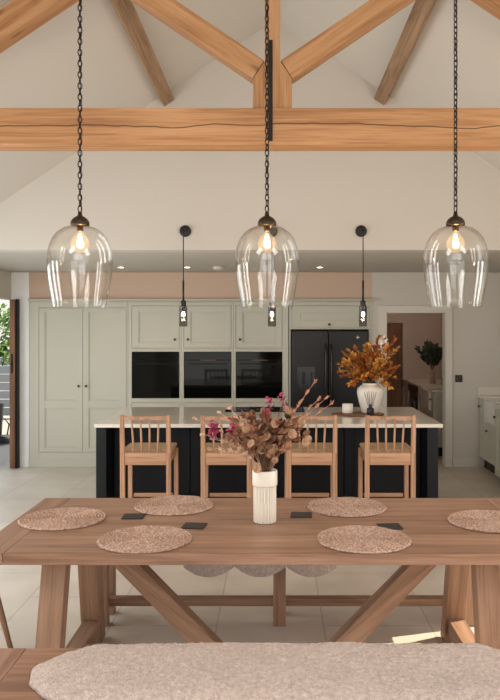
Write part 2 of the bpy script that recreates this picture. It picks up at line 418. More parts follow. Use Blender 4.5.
# architrave round the utility doorway
a = MB()
a.box(1.29, 1.3875, KY-.012, KY+.01, 0, 2.02, -1); a.box(2.1375, 2.215, KY-.012, KY+.01, 0, 2.02, -1)
a.box(1.3875, 2.1375, KY-.012, KY+.01, 1.925, 2.02, -1)
a.box(1.3775, 1.3975, KY-.018, KY+.15, 0, 1.925, -1); a.box(2.1275, 2.1475, KY-.018, KY+.15, 0, 1.925, -1)
struct(a.build('trim_1', M['architrave'], bevel=.003))
struct(MB().box(2.22, 2.535, KY-.004, KY+.01, 0, .11, -1).build('baseboard_back', M['architrave'], bevel=.003))
struct(MB().box(-3.182, -3.078, KY-.006, KY+.01, 0, .12, -1).build('baseboard_pier', M['pier'], bevel=.003))
# utility room
struct(MB().box(1.225, 1.335, KY+.152, 12.5, 0, 2.435, -1).build('wall_utility_left', M['utility']))
struct(MB().box(2.8, 2.92, KY+.15, 12.5, 0, 2.435, -1).build('wall_utility_right', M['utility']))
struct(MB().box(1.225, 3.2, 12.4, 12.52, 0, 2.435, -1).build('wall_utility_back', M['utility']))
d = thing('door_2', None, None, (1.36, 12.37, 0)); struct(d)
MB().box(0, .78, -.02, .02, .005, 1.83, 2).build('leaf', M['door_oak'], d, .003)
fr = MB(); fr.box(.79, .87, -.03, .025, 0, 1.91, -1); fr.box(-.08, -.01, -.03, .025, 0, 1.91, -1); fr.box(-.01, .79, -.03, .025, 1.84, 1.91, -1)
fr.build('frame', M['utility'], d, .003)
MB().tube([(.06, -.03, .98), (.06, -.07, .98), (.17, -.07, .98)], .01).build('handle', M['pewter'], d)
# oak door leaf standing open at the end of the garden opening
d = thing('door_1', None, None, (-3.226, 9.1, 0)); struct(d)
MB().box(-.043, .022, -.05, .062, .012, 2.09, 2).build('leaf', M['door_oak'], d, .004)
MB().box(.024, .043, -.02, .062, .0, 2.095, -1).build('frame', M['iron'], d, .002)
hp = MB(); hp.box(-.022, -.002, -.058, -.051, 1.18, 1.42, -1); hp.tube([(-.012, -.056, 1.3), (-.012, -.1, 1.3)], .009)
hp.build('handle', M['iron'], d, .002)

# ------------------------------------------------------------------ roof timbers
TY = 3.93; TK = .14
t = thing('roof_truss', 'honey oak roof truss with split tie beam spanning the vaulted room', 'roof truss', (0, TY, 2.695))
TL = 3.28
tb = MB().bar((-TL, TK/2, .099), (TL, TK/2, .099), TK, .198, exact=True)
tb.build('tie_beam', M['oak_tie'], t, .004)
bz = lambda y: (331-y)/187+1.7-2.695          # helper: heights on the truss face
kp = MB().prism([(-.118, .199), (.09, .199), (.09, .36), (.028, .455), (.028, 1.72), (-.054, 1.72), (-.054, .455), (-.118, .36)], .012, TK-.012, (0, 1))
kp.build('king_post', M['oak_beam'], t, .004)
RB = lambda x: 4.25-SL*abs(x)-2.695           # underside of the principal rafters
for s in (-1, 1):
    x0 = -.014+s*.104
    # joggled strut: starts on the king-post shoulder, climbs outwards to the rafter
    xa, xb = (-.118, -.056) if s < 0 else (.09, .03)
    lo = lambda x: .362+.68*abs(x-xa); hi = lambda x: .458+.68*abs(x-xb)
    X = s*.93; X2 = s*.85
    poly = [(xa-0.001*-s, lo(xa)), (X, min(lo(X), RB(X)-.004)), (X2-0.06*s, RB(X2-.06*s)-.004), (xb+.001*s, hi(xb))]
    poly[1] = (s*.90, RB(.90)-.02); poly[2] = (s*.79, RB(.79)-.004)
    poly[1] = (s*.905, lo(s*.905)); poly[2] = (s*.835, hi(s*.835))
    MB().prism(poly, .015, TK-.015, (.83, .56*s)).build('strut', M['oak_beam'], t, .004)
    MB().prism([(s*.03, RB(.03)), (s*TL, RB(TL)), (s*TL, RB(TL)+.165), (s*.03, RB(.03)+.165)], .004, TK-.004, (.83, -.56*s)).build('rafter', M['oak_beam'], t, .004)
MB().box(-.0345, -.0125, -.007, -.001, .02, .56, -1).build('strap', M['iron'], t, .001)
# purlins under the slopes, square to the slope, running to the gable wall
for s, lab in ((-1, 'brown oak purlin running to the gable wall, the one above the tall cupboard'), (1, 'brown oak purlin running to the gable wall, the one above the fridge freezer')):
    p = MB(); n = Vector((s*SL, 0, 1)).normalized(); al = Vector((-s, 0, SL)).normalized()
    base = Vector((s*(1.035 if s < 0 else 1.02), 0, RZ-SL*(1.035 if s < 0 else 1.02))); cen = base+al*.02-n*.0525
    p.bar(cen+Vector((0, -2.1, 0)), cen+Vector((0, GY-.004, 0)), .112, .101, up=n)
    tag(p.build('purlin', M['oak_purlin'], None, .004), lab, 'roof beam')

# ------------------------------------------------------------------ kitchen units
def frame_rect(mb, x0, x1, z0, z1, w, y0, y1):
    mb.box(x0, x0+w, y0, y1, z0, z1, -1); mb.box(x1-w, x1, y0, y1, z0, z1, -1)
    mb.box(x0+w, x1-w, y0, y1, z0, z0+w, -1); mb.box(x0+w, x1-w, y0, y1, z1-w, z1, -1)
def shaker(mb, x0, x1, z0, z1, rails, stile=.07, y=0):
    """door at local y (front), panels between rails: list of (za, zb)"""
    mb.box(x0, x0+stile, y, y+.022, z0, z1, -1); mb.box(x1-stile, x1, y, y+.022, z0, z1, -1)
    zs = z0
    for za, zb in rails:
        mb.box(x0+stile, x1-stile, y, y+.022, zs, za, -1)
        mb.box(x0+stile, x1-stile, y+.014, y+.022, za, zb, -1)
        b = MB(); frame_rect(mb, x0+stile, x1-stile, za, zb, .012, y+.005, y+.016)
        zs = zb
    mb.box(x0+stile, x1-stile, y, y+.022, zs, z1, -1)
def knob(parent, x, z, y=0):
    MB().lathe([(.006, 0), (.006, .012), (.015, .02), (.016, .027), (.010, .033), (0, .034)], seg=16).build('knob', M['pewter'], parent, loc=(x, y, z)).rotation_euler = (PI/2, 0, 0)
X = lambda px: (px-275)/80
Z = lambda py: 1.7+(331-py)/80

# tall larder cupboard
t = thing('larder_cupboard', 'tall sage grey double door larder cupboard beside the garden door', 'cupboard', (0, KY, 0))
b = MB(); x0, x1 = -3.074, -1.84
frame_rect(b, x0, x1, .01, 2.06, .03, .024, .6); b.box(x0, x1, .58, .6, .01, 2.06, -1)
b.build('carcass', M['cab'], t, .001)
f = MB(); f.box(x0, X(39)-.004, 0, .022, 0, 2.06, -1); f.box(X(126)+.004, x1, 0, .022, 0, 2.06, -1)
f.box(X(39)-.004, X(126)+.004, 0, .022, Z(308)+.004, 2.06, -1); f.box(X(39)-.004, X(126)+.004, 0, .022, 0, Z(452)-.004, -1)
f.build('face_frame', M['cab'], t, .0015)
MB().box(x0, x1, -.012, -.0005, 0, .1, -1).build('plinth', M['cab'], t, .003)
for xa, xb, k in ((X(39), X(82.6)-.002, 1), (X(82.6)+.002, X(126), 0)):
    m = MB(); shaker(m, xa, xb, Z(452), Z(308), [(Z(448), Z(408)), (Z(401), Z(312))])
    o = m.build('door', M['cab'], t, .0015)
    knob(o, xb-.045 if k else xa+.045, Z(386))
# oven housings
cols = [(128, 181.5, 132, 179, 175, 'beside the larder cupboard'), (181.5, 233.5, 184, 231, 188, 'between the other two oven housings'), (233.5, 288.5, 236, 282, 240, 'beside the fridge freezer')]
for i, (a, b_, c, d_, kx, where) in enumerate(cols):
    t = thing('oven_housing', 'sage grey tall oven housing with overhead cupboard, '+where, 'cupboard', (0, KY, 0))
    x0, x1 = X(a)+.001, X(b_)-.001; c0, c1 = X(c), X(d_)
    m = MB(); frame_rect(m, x0, x1, .01, 2.06, .018, .024, .6); m.box(x0, x1, .58, .6, .01, 2.06, -1); m.build('carcass', M['cab'], t, .001)
    f = MB(); zo0, zo1 = Z(398)-.004, Z(352)+.004
    f.box(x0, c0-.004, 0, .022, 0, 2.06, -1); f.box(c1+.004, x1, 0, .022, 0, 2.06, -1)
    for za, zb in ((0, .15-.004), (.80+.004, zo0), (zo1, Z(348)-.004), (Z(306)+.004, 2.06)): f.box(c0-.004, c1+.004, 0, .022, za, zb, -1)
    f.build('face_frame', M['cab'], t, .0015)
    MB().box(x0, x1, -.012, -.0005, 0, .1, -1).build('plinth', M['cab'], t, .003)
    m = MB(); shaker(m, c0, c1, Z(348), Z(306), [(Z(343), Z(312))], .08); o = m.build('door', M['cab'], t, .0015)
    knob(o, X(kx), Z(339.5))
    for za, zb in ((.15, .47), (.478, .80)):
        m = MB(); shaker(m, c0, c1, za, zb, [(za+.06, zb-.06)], .07); o = m.build('drawer', M['cab'], t, .0015); knob(o, (c0+c1)/2, (za+zb)/2)
    # the oven slotted in it
    ov = thing('built_in_oven', ['black glass built-in oven beside the larder cupboard', 'black glass built-in oven in the middle of the row', 'black glass built-in oven beside the fridge freezer'][i], 'oven', (0, KY, 0))
    e0, e1, h0, h1 = c0-.002, c1+.002, Z(398)-.002, Z(352)+.002
    MB().box(e0+.006, e1-.006, .02, .5, h0+.006, h1-.006, -1).build('body', M['oven_trim'], ov)
    MB().box(e0, e1, -.006, .018, h1-.1, h1, -1).build('control_panel', M['black_glass'], ov, .002)
    dr = MB().box(e0, e1, -.008, .018, h0, h1-.104, -1).build('door', M['black_glass'], ov, .002)
    hd = MB(); hd.bar((c0+.05, -.03, h1-.15), (c1-.05, -.03, h1-.15), .012, .008); hd.box(c0+.07, c0+.08, -.03, -.008, h1-.154, h1-.146, -1); hd.box(c1-.08, c1-.07, -.03, -.008, h1-.154, h1-.146, -1)
    hd.build('handle', M['oven_trim'], dr, .002)
    m = MB()  # small glowing marks near the top of each oven
    if i == 0:
        for q in (148, 163): MB().box(X(q)-.012, X(q)+.012, -.0075, -.0062, Z(361)-.006, Z(361)+.006, -1).build('oven_mark', M['white_mark'], ov)
    else:
        q = (199+217)/2 if i == 1 else (251+268)/2
        m.box(X(q)-.1, X(q)+.1, -.0075, -.0062, Z(360.5)-.006, Z(360.5)+.006, -1); m.build('oven_mark', M['amber_mark'], ov)
# fridge surround with cupboard over
t = thing('bridging_cupboard', 'sage grey overhead cupboard with side panels framing the fridge freezer', 'cupboard', (0, KY, 0))
x0, x1 = X(289.2), X(372)
for pa, pb in ((x0, X(290.6)), (X(368.8), x1)): MB().box(pa, pb, 0, .6, 0, Z(329.4), -1).build('side_panel', M['cab'], t, .0015)
m = MB(); frame_rect(m, x0, x1, Z(329.2), 2.06, .025, .024, .6); m.box(x0, x1, .58, .6, Z(329.2), 2.06, -1); m.build('carcass', M['cab'], t, .001)
f = MB(); f.box(x0, X(292)-.004, 0, .022, Z(329.2), 2.06, -1); f.box(X(369)+.004, x1, 0, .022, Z(329.2), 2.06, -1)
f.box(X(292)-.004, X(369)+.004, 0, .022, Z(306)+.004, 2.06, -1); f.box(X(292)-.004, X(369)+.004, 0, .022, Z(329.2), Z(327.6)-.004, -1); f.build('face_frame', M['cab'], t, .0015)
m = MB(); shaker(m, X(292), X(369), Z(327.6), Z(306), [(Z(321), Z(313))], .1); o = m.build('flap_door', M['cab'], t, .0015); knob(o, X(329), Z(324.4))
t = thing('fridge_freezer', 'graphite american style double door fridge freezer with water dispenser', 'fridge', (0, KY, 0))
fx0, fx1, fz = X(291.2), X(368.2), Z(330.4)
MB().box(fx0, fx1, .03, .58, .03, fz, -1).build('body', M['graphite_dark'], t, .004)
mid = X(328.3)
dl = MB(); dl.box(fx0+.004, mid-.004, -.05, .028, .07, fz-.004, -1); dl = dl.build('door', M['graphite'], t, .012, seg=3)
dr = MB().box(mid+.004, fx1-.004, -.05, .028, .07, fz-.004, -1).build('door', M['graphite'], t, .012, seg=3)
for o, xx in ((dl, mid-.035), (dr, mid+.035)):
    pts = [(xx, -.05, Z(344)), (xx, -.085, Z(346)), (xx, -.098, Z(352)), (xx, -.1, Z(375)), (xx, -.098, Z(396)), (xx, -.085, Z(402)), (xx, -.05, Z(404))]
    MB().tube(pts, .011, 10).build('handle', M['graphite_dark'], o)
dp = MB(); a0, a1 = X(297.3), X(315); frame_rect(dp, a0, a1, Z(390), Z(366.5), .014, -.058, -.051); dp.box(a0+.012, a1-.012, -.056, -.051, Z(371.5), Z(367), -1); dp.box(a0+.014, a1-.014, -.053, -.0505, Z(390), Z(371), -1)
dp = dp.build('dispenser', M['graphite_dark'], dl, .001)
for pa, pb, pc in ((302, 305, 384), (310.6, 312, 388)): MB().box(X(pa), X(pb), -.07, -.054, Z(pc), Z(372), -1).build('paddle', M['graphite'], dp, .002)
em = MB(); ex, ez = X(357.3), Z(337.3)
star = [(ex+r*math.cos(q), ez+r*math.sin(q)) for q, r in ((k*PI/4, .028 if k % 2 == 0 else .008) for k in range(8))]
em.prism(star, -.0525, -.0505).build('emblem', M['white_petal'], dr)
# cornice along the top
c = MB(); cx0, cx1 = -3.078, X(373)
for y0, z0, z1 in ((-.012, 2.062, 2.072), (-.03, 2.072, 2.082), (-.055, 2.082, 2.1)): c.box(cx0, cx1-(.0 if y0 > -.02 else 0)+(-y0-.012)*.9, y0, .0085, z0, z1, -1)
struct(c.build('trim_2', M['cab'], None, .004, loc=(0, KY, 0)))

# ------------------------------------------------------------------ island
IX0, IX1, IY0, IY1 = -1.538, 1.427, 6.244, 7.64
t = thing('kitchen_island', 'long navy painted kitchen island base with recessed seating side', 'kitchen island', (0, 0, 0))
for s, xa, xb in ((-1, IX0+.012, IX0+.1), (1, IX1-.13, IX1-.035)):
    m = MB(); m.box(xa, xb, IY0+.02, IY1-.03, 0, .876, -1); m.build('end_panel', M['navy'], t, .003)
m = MB(); xa, xb = IX0+.101, IX1-.131
m.box(xa, xb, 6.56, IY1-.05, .1, .876, -1); m.build('cabinet_body', M['navy'], t, .002)
MB().box(xa, xb, 6.6, IY1-.1, 0, .099, -1).build('plinth', M['navy'], t, .002)
for k in range(4):
    w = (xb-xa)/4; m = MB(); q0, q1 = xa+k*w+.006, xa+(k+1)*w-.006
    shaker(m, q0, q1, .12, .86, [(.2, .78)], .08, 6.537); m.build('back_panel', M['navy'], t, .002)
tag(MB().box(IX0, IX1, IY0, IY1, .878, .91, -1).build('island_worktop', M['quartz'], None, .003), 'white quartz worktop on the navy island', 'worktop')
t = thing('induction_hob', 'black glass induction hob set on the island worktop', 'hob', (-.1, 7.38, .9105))
MB().box(-.39, .39, -.22, .22, 0, .006, -1).build('glass_plate', M['black_glass'], t, .002)
m = MB()
for cx, cy in ((-.24, .1), (-.24, -.1), (.24, .1), (.24, -.1), (0, 0)): m.tube([(cx+.085*math.cos(a), cy+.085*math.sin(a), .0062) for a in [2*PI*k/24 for k in range(24)]], .0012, 4, True)
m.build('cooking_zone_marks', M['steel'], t)

# things on the island
t = thing('serving_board', 'dark wooden board under the urn and the reed diffuser', 'board', (.78, 6.93, .9105))
MB().lathe([(.0, 0), (.26, 0), (.265, .006), (.26, .012), (0, .012)], seg=48).build('board', M['board'], t)
t.scale = (.95, .68, 1)
ux, uy, uz = .905, 7.0, .9232
t = thing('white_urn', 'round shouldered white glazed urn holding amber branches on the island', 'vase', (ux, uy, uz))
MB().lathe([(.0, .0), (.075, 0), (.082, .01), (.1, .08), (.12, .16), (.125, .2), (.118, .235), (.09, .258), (.074, .264), (.073, .275), (.078, .282), (.072, .283), (.067, .27), (.067, .25), (.09, .225), (.1, .15), (.07, .02), (0, .015)]).build('body', M['urn'], t)
t = thing('reed_diffuser', 'small black reed diffuser bottle in front of the white urn', 'diffuser', (.885, 6.82, .9232))
MB().lathe([(0, 0), (.03, 0), (.034, .006), (.034, .05), (.028, .062), (.012, .068), (.012, .085), (.015, .087), (.015, .095), (.006, .096), (0, .096)], seg=24).build('bottle', M['black'], t)
for k in range(6):
    a = (k-2.5)*.115; MB().tube([(0.0015*(k-2.5), 0, .03), (math.sin(a)*.2, R(-.02, .02), .03+math.cos(a)*.19)], .0022, 6).build('reed', M['black'], t)
t = thing('candle', 'squat white candle jar beside the urn on the island', 'candle', (.69, 6.98, .9232))
MB().lathe([(0, 0), (.048, 0), (.051, .004), (.051, .084), (.047, .085), (.046, .074), (0, .073)], seg=32).build('jar', M['wax'], t)
MB().tube([(0, 0, .0735), (.002, 0, .083)], .0015, 6).build('wick', M['black'], t)

def branch_pts(base, tip, bend, n=7):
    base, tip = Vector(base), Vector(tip)
    return [base.lerp(tip, i/(n-1))+Vector(bend)*math.sin(PI*i/(n-1)) for i in range(n)]

def spray(base, tip, neck, n=8):
    b, tp = Vector(base), Vector(tip); c = Vector((tp.x*.03, tp.y*.03, neck+.11))
    return [b*(1-q)**2+c*(2*q*(1-q))+tp*q*q for q in [i/(n-1) for i in range(n)]]

t = thing('amber_branches', 'spray of amber and russet autumn leaves standing in the white urn', 'branches', (ux, uy, uz))
rng = random.Random(3)
st = MB(); la = MB(); lr = MB()
tips = []
for k in range(46):
    a = rng.uniform(0, 2*PI); rad = rng.uniform(.05, .30); h = rng.uniform(.34, .70)-rad*.38
    tips.append((rad*math.cos(a)-.02, rad*.8*math.sin(a), h))
tips += [(.16*math.cos(k*.7), .15*math.sin(k*.7), .33+.02*(k % 3)) for k in range(9)]
tips += [(-.29, .0, .40), (-.27, .05, .34), (-.24, -.08, .5), (.27, 0, .62), (.24, .03, .70), (.2, 0, .45), (.22, .05, .38), (-.15, 0, .62), (0, -.1, .66), (.1, .1, .72), (-.3, -.02, .46), (-.2, -.12, .36)]
for tp in tips:
    pts = spray((rng.uniform(-.012, .012), rng.uniform(-.012, .012), .1), tp, .283)
    st.tube(pts, [.003]*3+[.002]*5, 5)
    mb = la if rng.random() < .55 else lr
    for i in range(3, 8):
        for q in range(11):
            p = pts[i].lerp(pts[i-1], rng.random())
            if p.z < .335 and p.xy.length < .11: continue
            d = (pts[i]-pts[i-1]).normalized()+Vector((rng.uniform(-1, 1), rng.uniform(-1, 1), rng.uniform(-.5, .6)))*.9
            mb.leaf(p, d, (rng.uniform(-1, 1), rng.uniform(-1, 1), rng.uniform(.0, 1)), rng.uniform(.03, .056), rng.uniform(.016, .028), rng.uniform(-.1, .4))
st.build('stem', M['stem'], t); la.build('amber_foliage', M['amber_leaf'], t); lr.build('russet_foliage', M['russet_leaf'], t)
fl = MB(); fs = MB(); fr_ = MB()
pts = spray((0.0, 0, .1), (.15, .03, .70), .283)[-7:]; fs.tube(pts, .003, 5)
for i in range(4, 7):
    for q in range(8):
        fl.leaf(pts[i]+Vector((rng.uniform(-.03, .03), rng.uniform(-.03, .03), rng.uniform(-.04, .03))), (rng.uniform(-1, 1), rng.uniform(-1, 1), rng.uniform(-.2, .8)), (rng.uniform(-1, 1), -1, .4), .035, .026, .3)
        if q < 3: fr_.leaf(pts[i], (rng.uniform(-1, 1), rng.uniform(-1, 1), rng.uniform(-.2, .8)), (rng.uniform(-1, 1), -1, .3), .06, .03, .3)
o = fs.build('blossom_stem', M['stem'], t); fl.build('blossom', M['white_petal'], o); fr_.build('stem_leaves', M['russet_leaf'], o)

# ------------------------------------------------------------------ bar stools
def make_stool():
    t = thing('bar_stool', None, 'bar stool')
    W = .40; D = .39; sh = .755; top = 1.046
    y0 = 0; px = W/2-.02
    for s in (-1, 1):
        m = MB(); m.bar((s*px, .03, 0), (s*px, .02, .75), .036, .036, (0, 1, 0)); m.bar((s*px, .02, .7495), (s*px, -.005, top), .036, .036, (0, 1, 0), .032, .028)
        m.build('rear_leg', M['stool'], t, .004)
        MB().bar((s*(px+.012), D, 0), (s*(px+.010), D-.01, sh-.025), .036, .036, (0, 1, 0), .034, .034).build('leg', M['stool'], t, .004)
        MB().box(s*px-.011, s*px+.011, .045, D-.032, .668, .735, 1).build('side_rail', M['stool'], t, .003)
        MB().box(s*px-.01, s*px+.01, .05, D-.025, .29, .32, 1).build('stretcher', M['stool'], t, .003)
    MB().box(-px+.019, px-.019, .008, .03, .655, .752, 0).build('apron', M['stool'], t, .003)
    MB().box(-px+.018, px-.018, D-.02, D, .668, .735, 0).build('apron', M['stool'], t, .003)
    MB().box(-px+.018, px-.018, D-.018, D+.008, .325, .355, 0).build('stretcher', M['stool'], t, .003)
    m = MB(); m.box(-W/2+.004, W/2-.004, .045, D+.012, .7375, .772, 0); m.build('seat', M['rush'], t, .012, seg=3)
    m = MB(); pts = [(-px+.014+(2*px-.028)*i/8, -.002-.010*math.sin(PI*i/8), 1.022) for i in range(9)]
    for i in range(8): m.bar(pts[i], pts[i+1], .02, .03, (0, 0, 1))
    m.build('top_rail', M['stool'], t, .002)
    for k in range(4):
        u = (k-1.5)
        MB().tube([(u*.062, .02, .752), (u*.066, .010, .88), (u*.070, -.010, 1.012)], [.007, .0085, .006], 8).build('spindle', M['stool'], t)
    return t
st0 = make_stool()
labs = ['oak spindle back bar stool by the larder end of the island', 'oak spindle back bar stool mostly behind the dried bouquet, second from the larder end',
        'oak spindle back bar stool right of the fluted vase, third along the island', 'oak spindle back bar stool at the doorway end of the island, below the urn']
for i, px in enumerate((145.2, 226, 312, 390.5)):
    o = st0 if i == 0 else copy_tree(st0)
    o.location = ((px-275)/128.5, 5.72, 0); o['label'] = labs[i]; o['group'] = 'bar stools along the island'

# ------------------------------------------------------------------ dining table
TX0, TX1, TY0, TY1 = -1.295, 1.31, 3.10, 4.14
t = thing('dining_table', 'large oak trestle dining table with breadboard ends and diagonal braces', 'table', (0, 0, 0))
m = MB(); m.box(TX0+.147, TX1-.132, TY0, TY1, .712, .76, -1); m.build('tabletop', M['table'], t, .003)
for xa, xb in ((TX0, TX0+.145), (TX1-.13, TX1)):
    m = MB(); m.box(xa, xb, TY0, TY1, .712, .76, 1); m.build('breadboard_end', M['table'], t, .003)
for xc, xf in ((-.99, -.993), (.982, .957)):
    MB().bar((xf-.008, 3.19, 0), (xf, 3.36, .711), .108, .09, (0, 1, 0)).build('leg', M['table_leg'], t, .003)
    MB().bar((xc-.008, 4.05, 0), (xc, 3.88, .711), .108, .09, (0, 1, 0)).build('leg', M['table_leg'], t, .003)
    MB().box(xc-.045, xc+.045, 3.255, 3.98, .045, .14, 1).build('foot_rail', M['table_leg'], t, .003)
    MB().box(xc-.045, xc+.045, 3.41, 3.83, .655, .711, 1).build('bearer', M['table_leg'], t, .003)
MB().box(-.943, .935, 3.57, 3.67, .05, .139, 0).build('stretcher', M['table_leg'], t, .003)
for s, q in ((-1, 0), (1, 0)):
    # flat diagonal brace, both ends cut level
    MB().prism([(s*.935, .711), (s*.806, .711), (s*.247, .141), (s*.382, .141)], 3.575, 3.665, (.78*s, .63)).build('brace', M['table_leg'], t, .003)

# ------------------------------------------------------------------ benches and sheepskins
t = thing('bench', 'long oak bench on the far side of the dining table, sheepskin hanging over it', 'bench', (0, 0, 0), None)
MB().box(-1.09, 1.21, 4.17, 4.5, .41, .45, 0).build('seat', M['table'], t, .003)
for xc in (-1.0, .026, 1.126):
    for y in (4.255, 4.43): MB().box(xc-.036, xc+.036, y-.03, y+.03, 0, .409, 2).build('leg', M['table_leg'], t, .003)
    MB().box(xc-.03, xc+.03, 4.286, 4.399, .085, .13, 1).build('foot_rail', M['table_leg'], t, .003)
for xa, xb in ((-.969, -.005), (.057, 1.095)): MB().box(xa, xb, 4.31, 4.37, .085, .13, 0).build('stretcher', M['table_leg'], t, .003)

t = thing('bench', 'oak bench closest to the camera, seat covered by a long sheepskin', 'bench', (0, 0, 0))
MB().box(-.97, 1.03, 2.42, 2.875, .42, .46, 0).build('seat', M['table'], t, .003)
for xa, xb in ((-1.09, -.972), (1.032, 1.15)): MB().box(xa, xb, 2.42, 2.875, .42, .46, 1).build('breadboard_end', M['table'], t, .003)
for xc in (-.85, .9):
    for y in (2.5, 2.79): MB().box(xc-.04, xc+.04, y-.03, y+.03, 0, .419, 2).build('leg', M['table_leg'], t, .003)
    MB().box(xc-.03, xc+.03, 2.531, 2.759, .1, .15, 1).build('foot_rail', M['table_leg'], t, .003)
MB().box(-.819, .869, 2.62, 2.67, .1, .15, 0).build('stretcher', M['table_leg'], t, .003)

def fbm(x, y, z, o=4): return noise.fractal(Vector((x, y, z)), 1.0, 2.0, o)
def flat_fleece():
    m = MB(); nx, ny = 300, 74; vs = []; hx, hy = .93, .228; cx, cy = .05, 2.644
    for j in range(ny+1):
        for i in range(nx+1):
            u = i/nx*2-1; v_ = j/ny*2-1
            w = 1+.02*noise.noise(Vector((u*7, v_*3, 1)))
            x = cx+u*hx*math.sqrt(1-.36*v_*v_)*w; y = cy+v_*hy*math.sqrt(1-.10*u*u)*(1+.02*noise.noise(Vector((u*14, 5, 2))))
            e = min(1, (1-max(abs(u)**6, abs(v_)**4)))
            cl = abs(noise.noise(Vector((x*38, y*38, 3))))*.6+abs(noise.noise(Vector((x*90, y*90, 7))))*.5
            z = .462+e**.4*(.040+.012*noise.noise(Vector((x*6, y*6, 0)))+.016*cl)
            dx = .004*noise.noise(Vector((x*60, y*60, 11)))*e; dy = .004*noise.noise(Vector((x*60, y*60, 17)))*e
            vs.append((x+dx, y+dy, z))
    fs = [(j*(nx+1)+i, j*(nx+1)+i+1, (j+1)*(nx+1)+i+1, (j+1)*(nx+1)+i) for j in range(ny) for i in range(nx)]
    m.add(vs, fs, None, True)
    ring = [i for i in range(nx+1)]+[j*(nx+1)+nx for j in range(1, ny+1)]+[ny*(nx+1)+i for i in range(nx-1, -1, -1)]+[j*(nx+1) for j in range(ny-1, 0, -1)]
    m.f.append(tuple(reversed(ring))); m.sm.append(False)
    return m
tag(flat_fleece().build('sheepskin', M['fleece']), 'long curly beige sheepskin lying on the bench closest to the camera', 'sheepskin')
def drape_fleece():
    m = MB(); x0, x1 = -.515, .345; nx, ns = 150, 54
    def path(s, x, th):
        # s 0..1: seat top from back to the edge, then over the edge and down
        t_ = (x-x0)/(x1-x0)
        lobes = abs(math.sin(PI*3*t_*.985+.05))
        low = .39-.062*lobes**.8
        top = .36; drop = .475-low; L = top+drop; q = s*L
        if q < top-.02: return Vector((x, 4.49-q, .4525+th))
        if q < top+.02:
            a = (q-top+.02)/.04*PI/2; return Vector((x, 4.15-(math.sin(a))*(.005+th), .4525-.012+math.cos(a)*(th+.012)))
        return Vector((x, 4.145-th, .4525-.012-(q-top-.02)))
    tops = []; bots = []
    for j in range(ns+1):
        for i in range(nx+1):
            x = x0+(x1-x0)*i/nx; s = j/ns
            e = min(1, 12*min(i/nx, 1-i/nx), 14*(1-s)+.12, 12*s+.2)
            p0 = path(s, x, .001); cl = abs(noise.noise(Vector((p0.x*45, (p0.y+p0.z)*45, 3))))
            tops.append(path(s, x, .001+max(.004, e*.018)+cl*.012)); bots.append(p0)
    n = len(tops); W = nx+1
    fs = [(j*W+i, j*W+i+1, (j+1)*W+i+1, (j+1)*W+i) for j in range(ns) for i in range(nx)]
    fs += [tuple(n+k for k in reversed(f)) for f in fs]
    ring = list(range(W))+[j*W+nx for j in range(1, ns+1)]+[ns*W+i for i in range(nx-1, -1, -1)]+[j*W for j in range(ns-1, 0, -1)]
    for k in range(len(ring)):
        a, b = ring[k], ring[(k+1) % len(ring)]; fs.append((a, a+n, b+n, b))
    return m.add(tops+bots, fs, None, True)
tag(drape_fleece().build('sheepskin', M['fleece']), 'scallop edged sheepskin hanging over the far bench, seen under the table', 'sheepskin')

# chair at the head of the table, beyond the frame except one leg
t = thing('dining_chair', 'oak chair at the table head, only its slim splayed leg showing', 'chair', (-1.72, 3.68, 0))
MB().box(-.22, .25, -.23, .23, .425, .46, 0).build('seat', M['table_leg'], t, .012, seg=3)
for (xa, ya), (xb, yb) in (((.22, .19), (.315, .235)), ((.22, -.19), (.315, -.235)), ((-.19, .18), (-.25, .22)), ((-.19, -.18), (-.25, -.22))):
    MB().tube([(xb, yb, 0), (xa, ya, .424)], [.013, .021], 10).build('leg', M['table_leg'], t)
for y in (-.19, .19): MB().tube([(-.19, y, .461), (-.27, y, .86)], [.016, .012], 10).build('back_post', M['table_leg'], t)
MB().bar((-.272, -.22, .9), (-.272, .22, .9), .024, .09).build('top_rail', M['table_leg'], t, .006)
for k in range(5): MB().tube([(-.19, (k-2)*.07, .461), (-.268, (k-2)*.075, .855)], .007, 8).build('spindle', M['table_leg'], t)

# ------------------------------------------------------------------ on the table
def placemat_mesh(seed):
    rr = random.Random(seed); m = MB(); nr, na = 112, 120; R0 = .212; vs = [(0, 0, .012)]
    ph = rr.uniform(0, 6)
    for i in range(1, nr+1):
        for k in range(na):
            a = 2*PI*k/na; q = i/nr
            coil = (q*14+k/na)+.25
            h = .006+.0055*(.5-.5*math.cos(2*PI*coil-PI))+.0009*math.sin(coil*6.283*9+ph+a*3)
            r = R0*q*(1+(.010*noise.noise(Vector((math.cos(a)*2.2, math.sin(a)*2.2, seed)))+.006*math.sin(a*34+ph))*q)
            if i == nr: h = .0015
            vs.append((r*math.cos(a), r*math.sin(a), h))
    fs = [(0, 1+k, 1+(k+1) % na) for k in range(na)]
    fs += [(1+(i-1)*na+k, 1+i*na+k, 1+i*na+(k+1) % na, 1+(i-1)*na+(k+1) % na) for i in range(1, nr) for k in range(na)]
    m.add(vs, fs, None, True)
    m.f.append(tuple(1+(nr-1)*na+k for k in reversed(range(na)))); m.sm.append(False)
    return m
def coaster_mesh(): return MB().box(-.054, .054, -.05, .05, 0, .006, -1)
mats = [(-.585, 3.306, 'round woven jute placemat on the bench side of the table, left of the vase'), (-1.06, 3.665, 'round woven jute placemat at the left head of the table'),
        (-.542, 3.945, 'round woven jute placemat on the stool side, left of the vase'), (.40, 3.306, 'round woven jute placemat on the bench side of the table, right of the vase'),
        (.381, 3.912, 'round woven jute placemat on the stool side, right of the vase'), (1.065, 3.617, 'round woven jute placemat at the right head of the table, cut by the photo edge')]
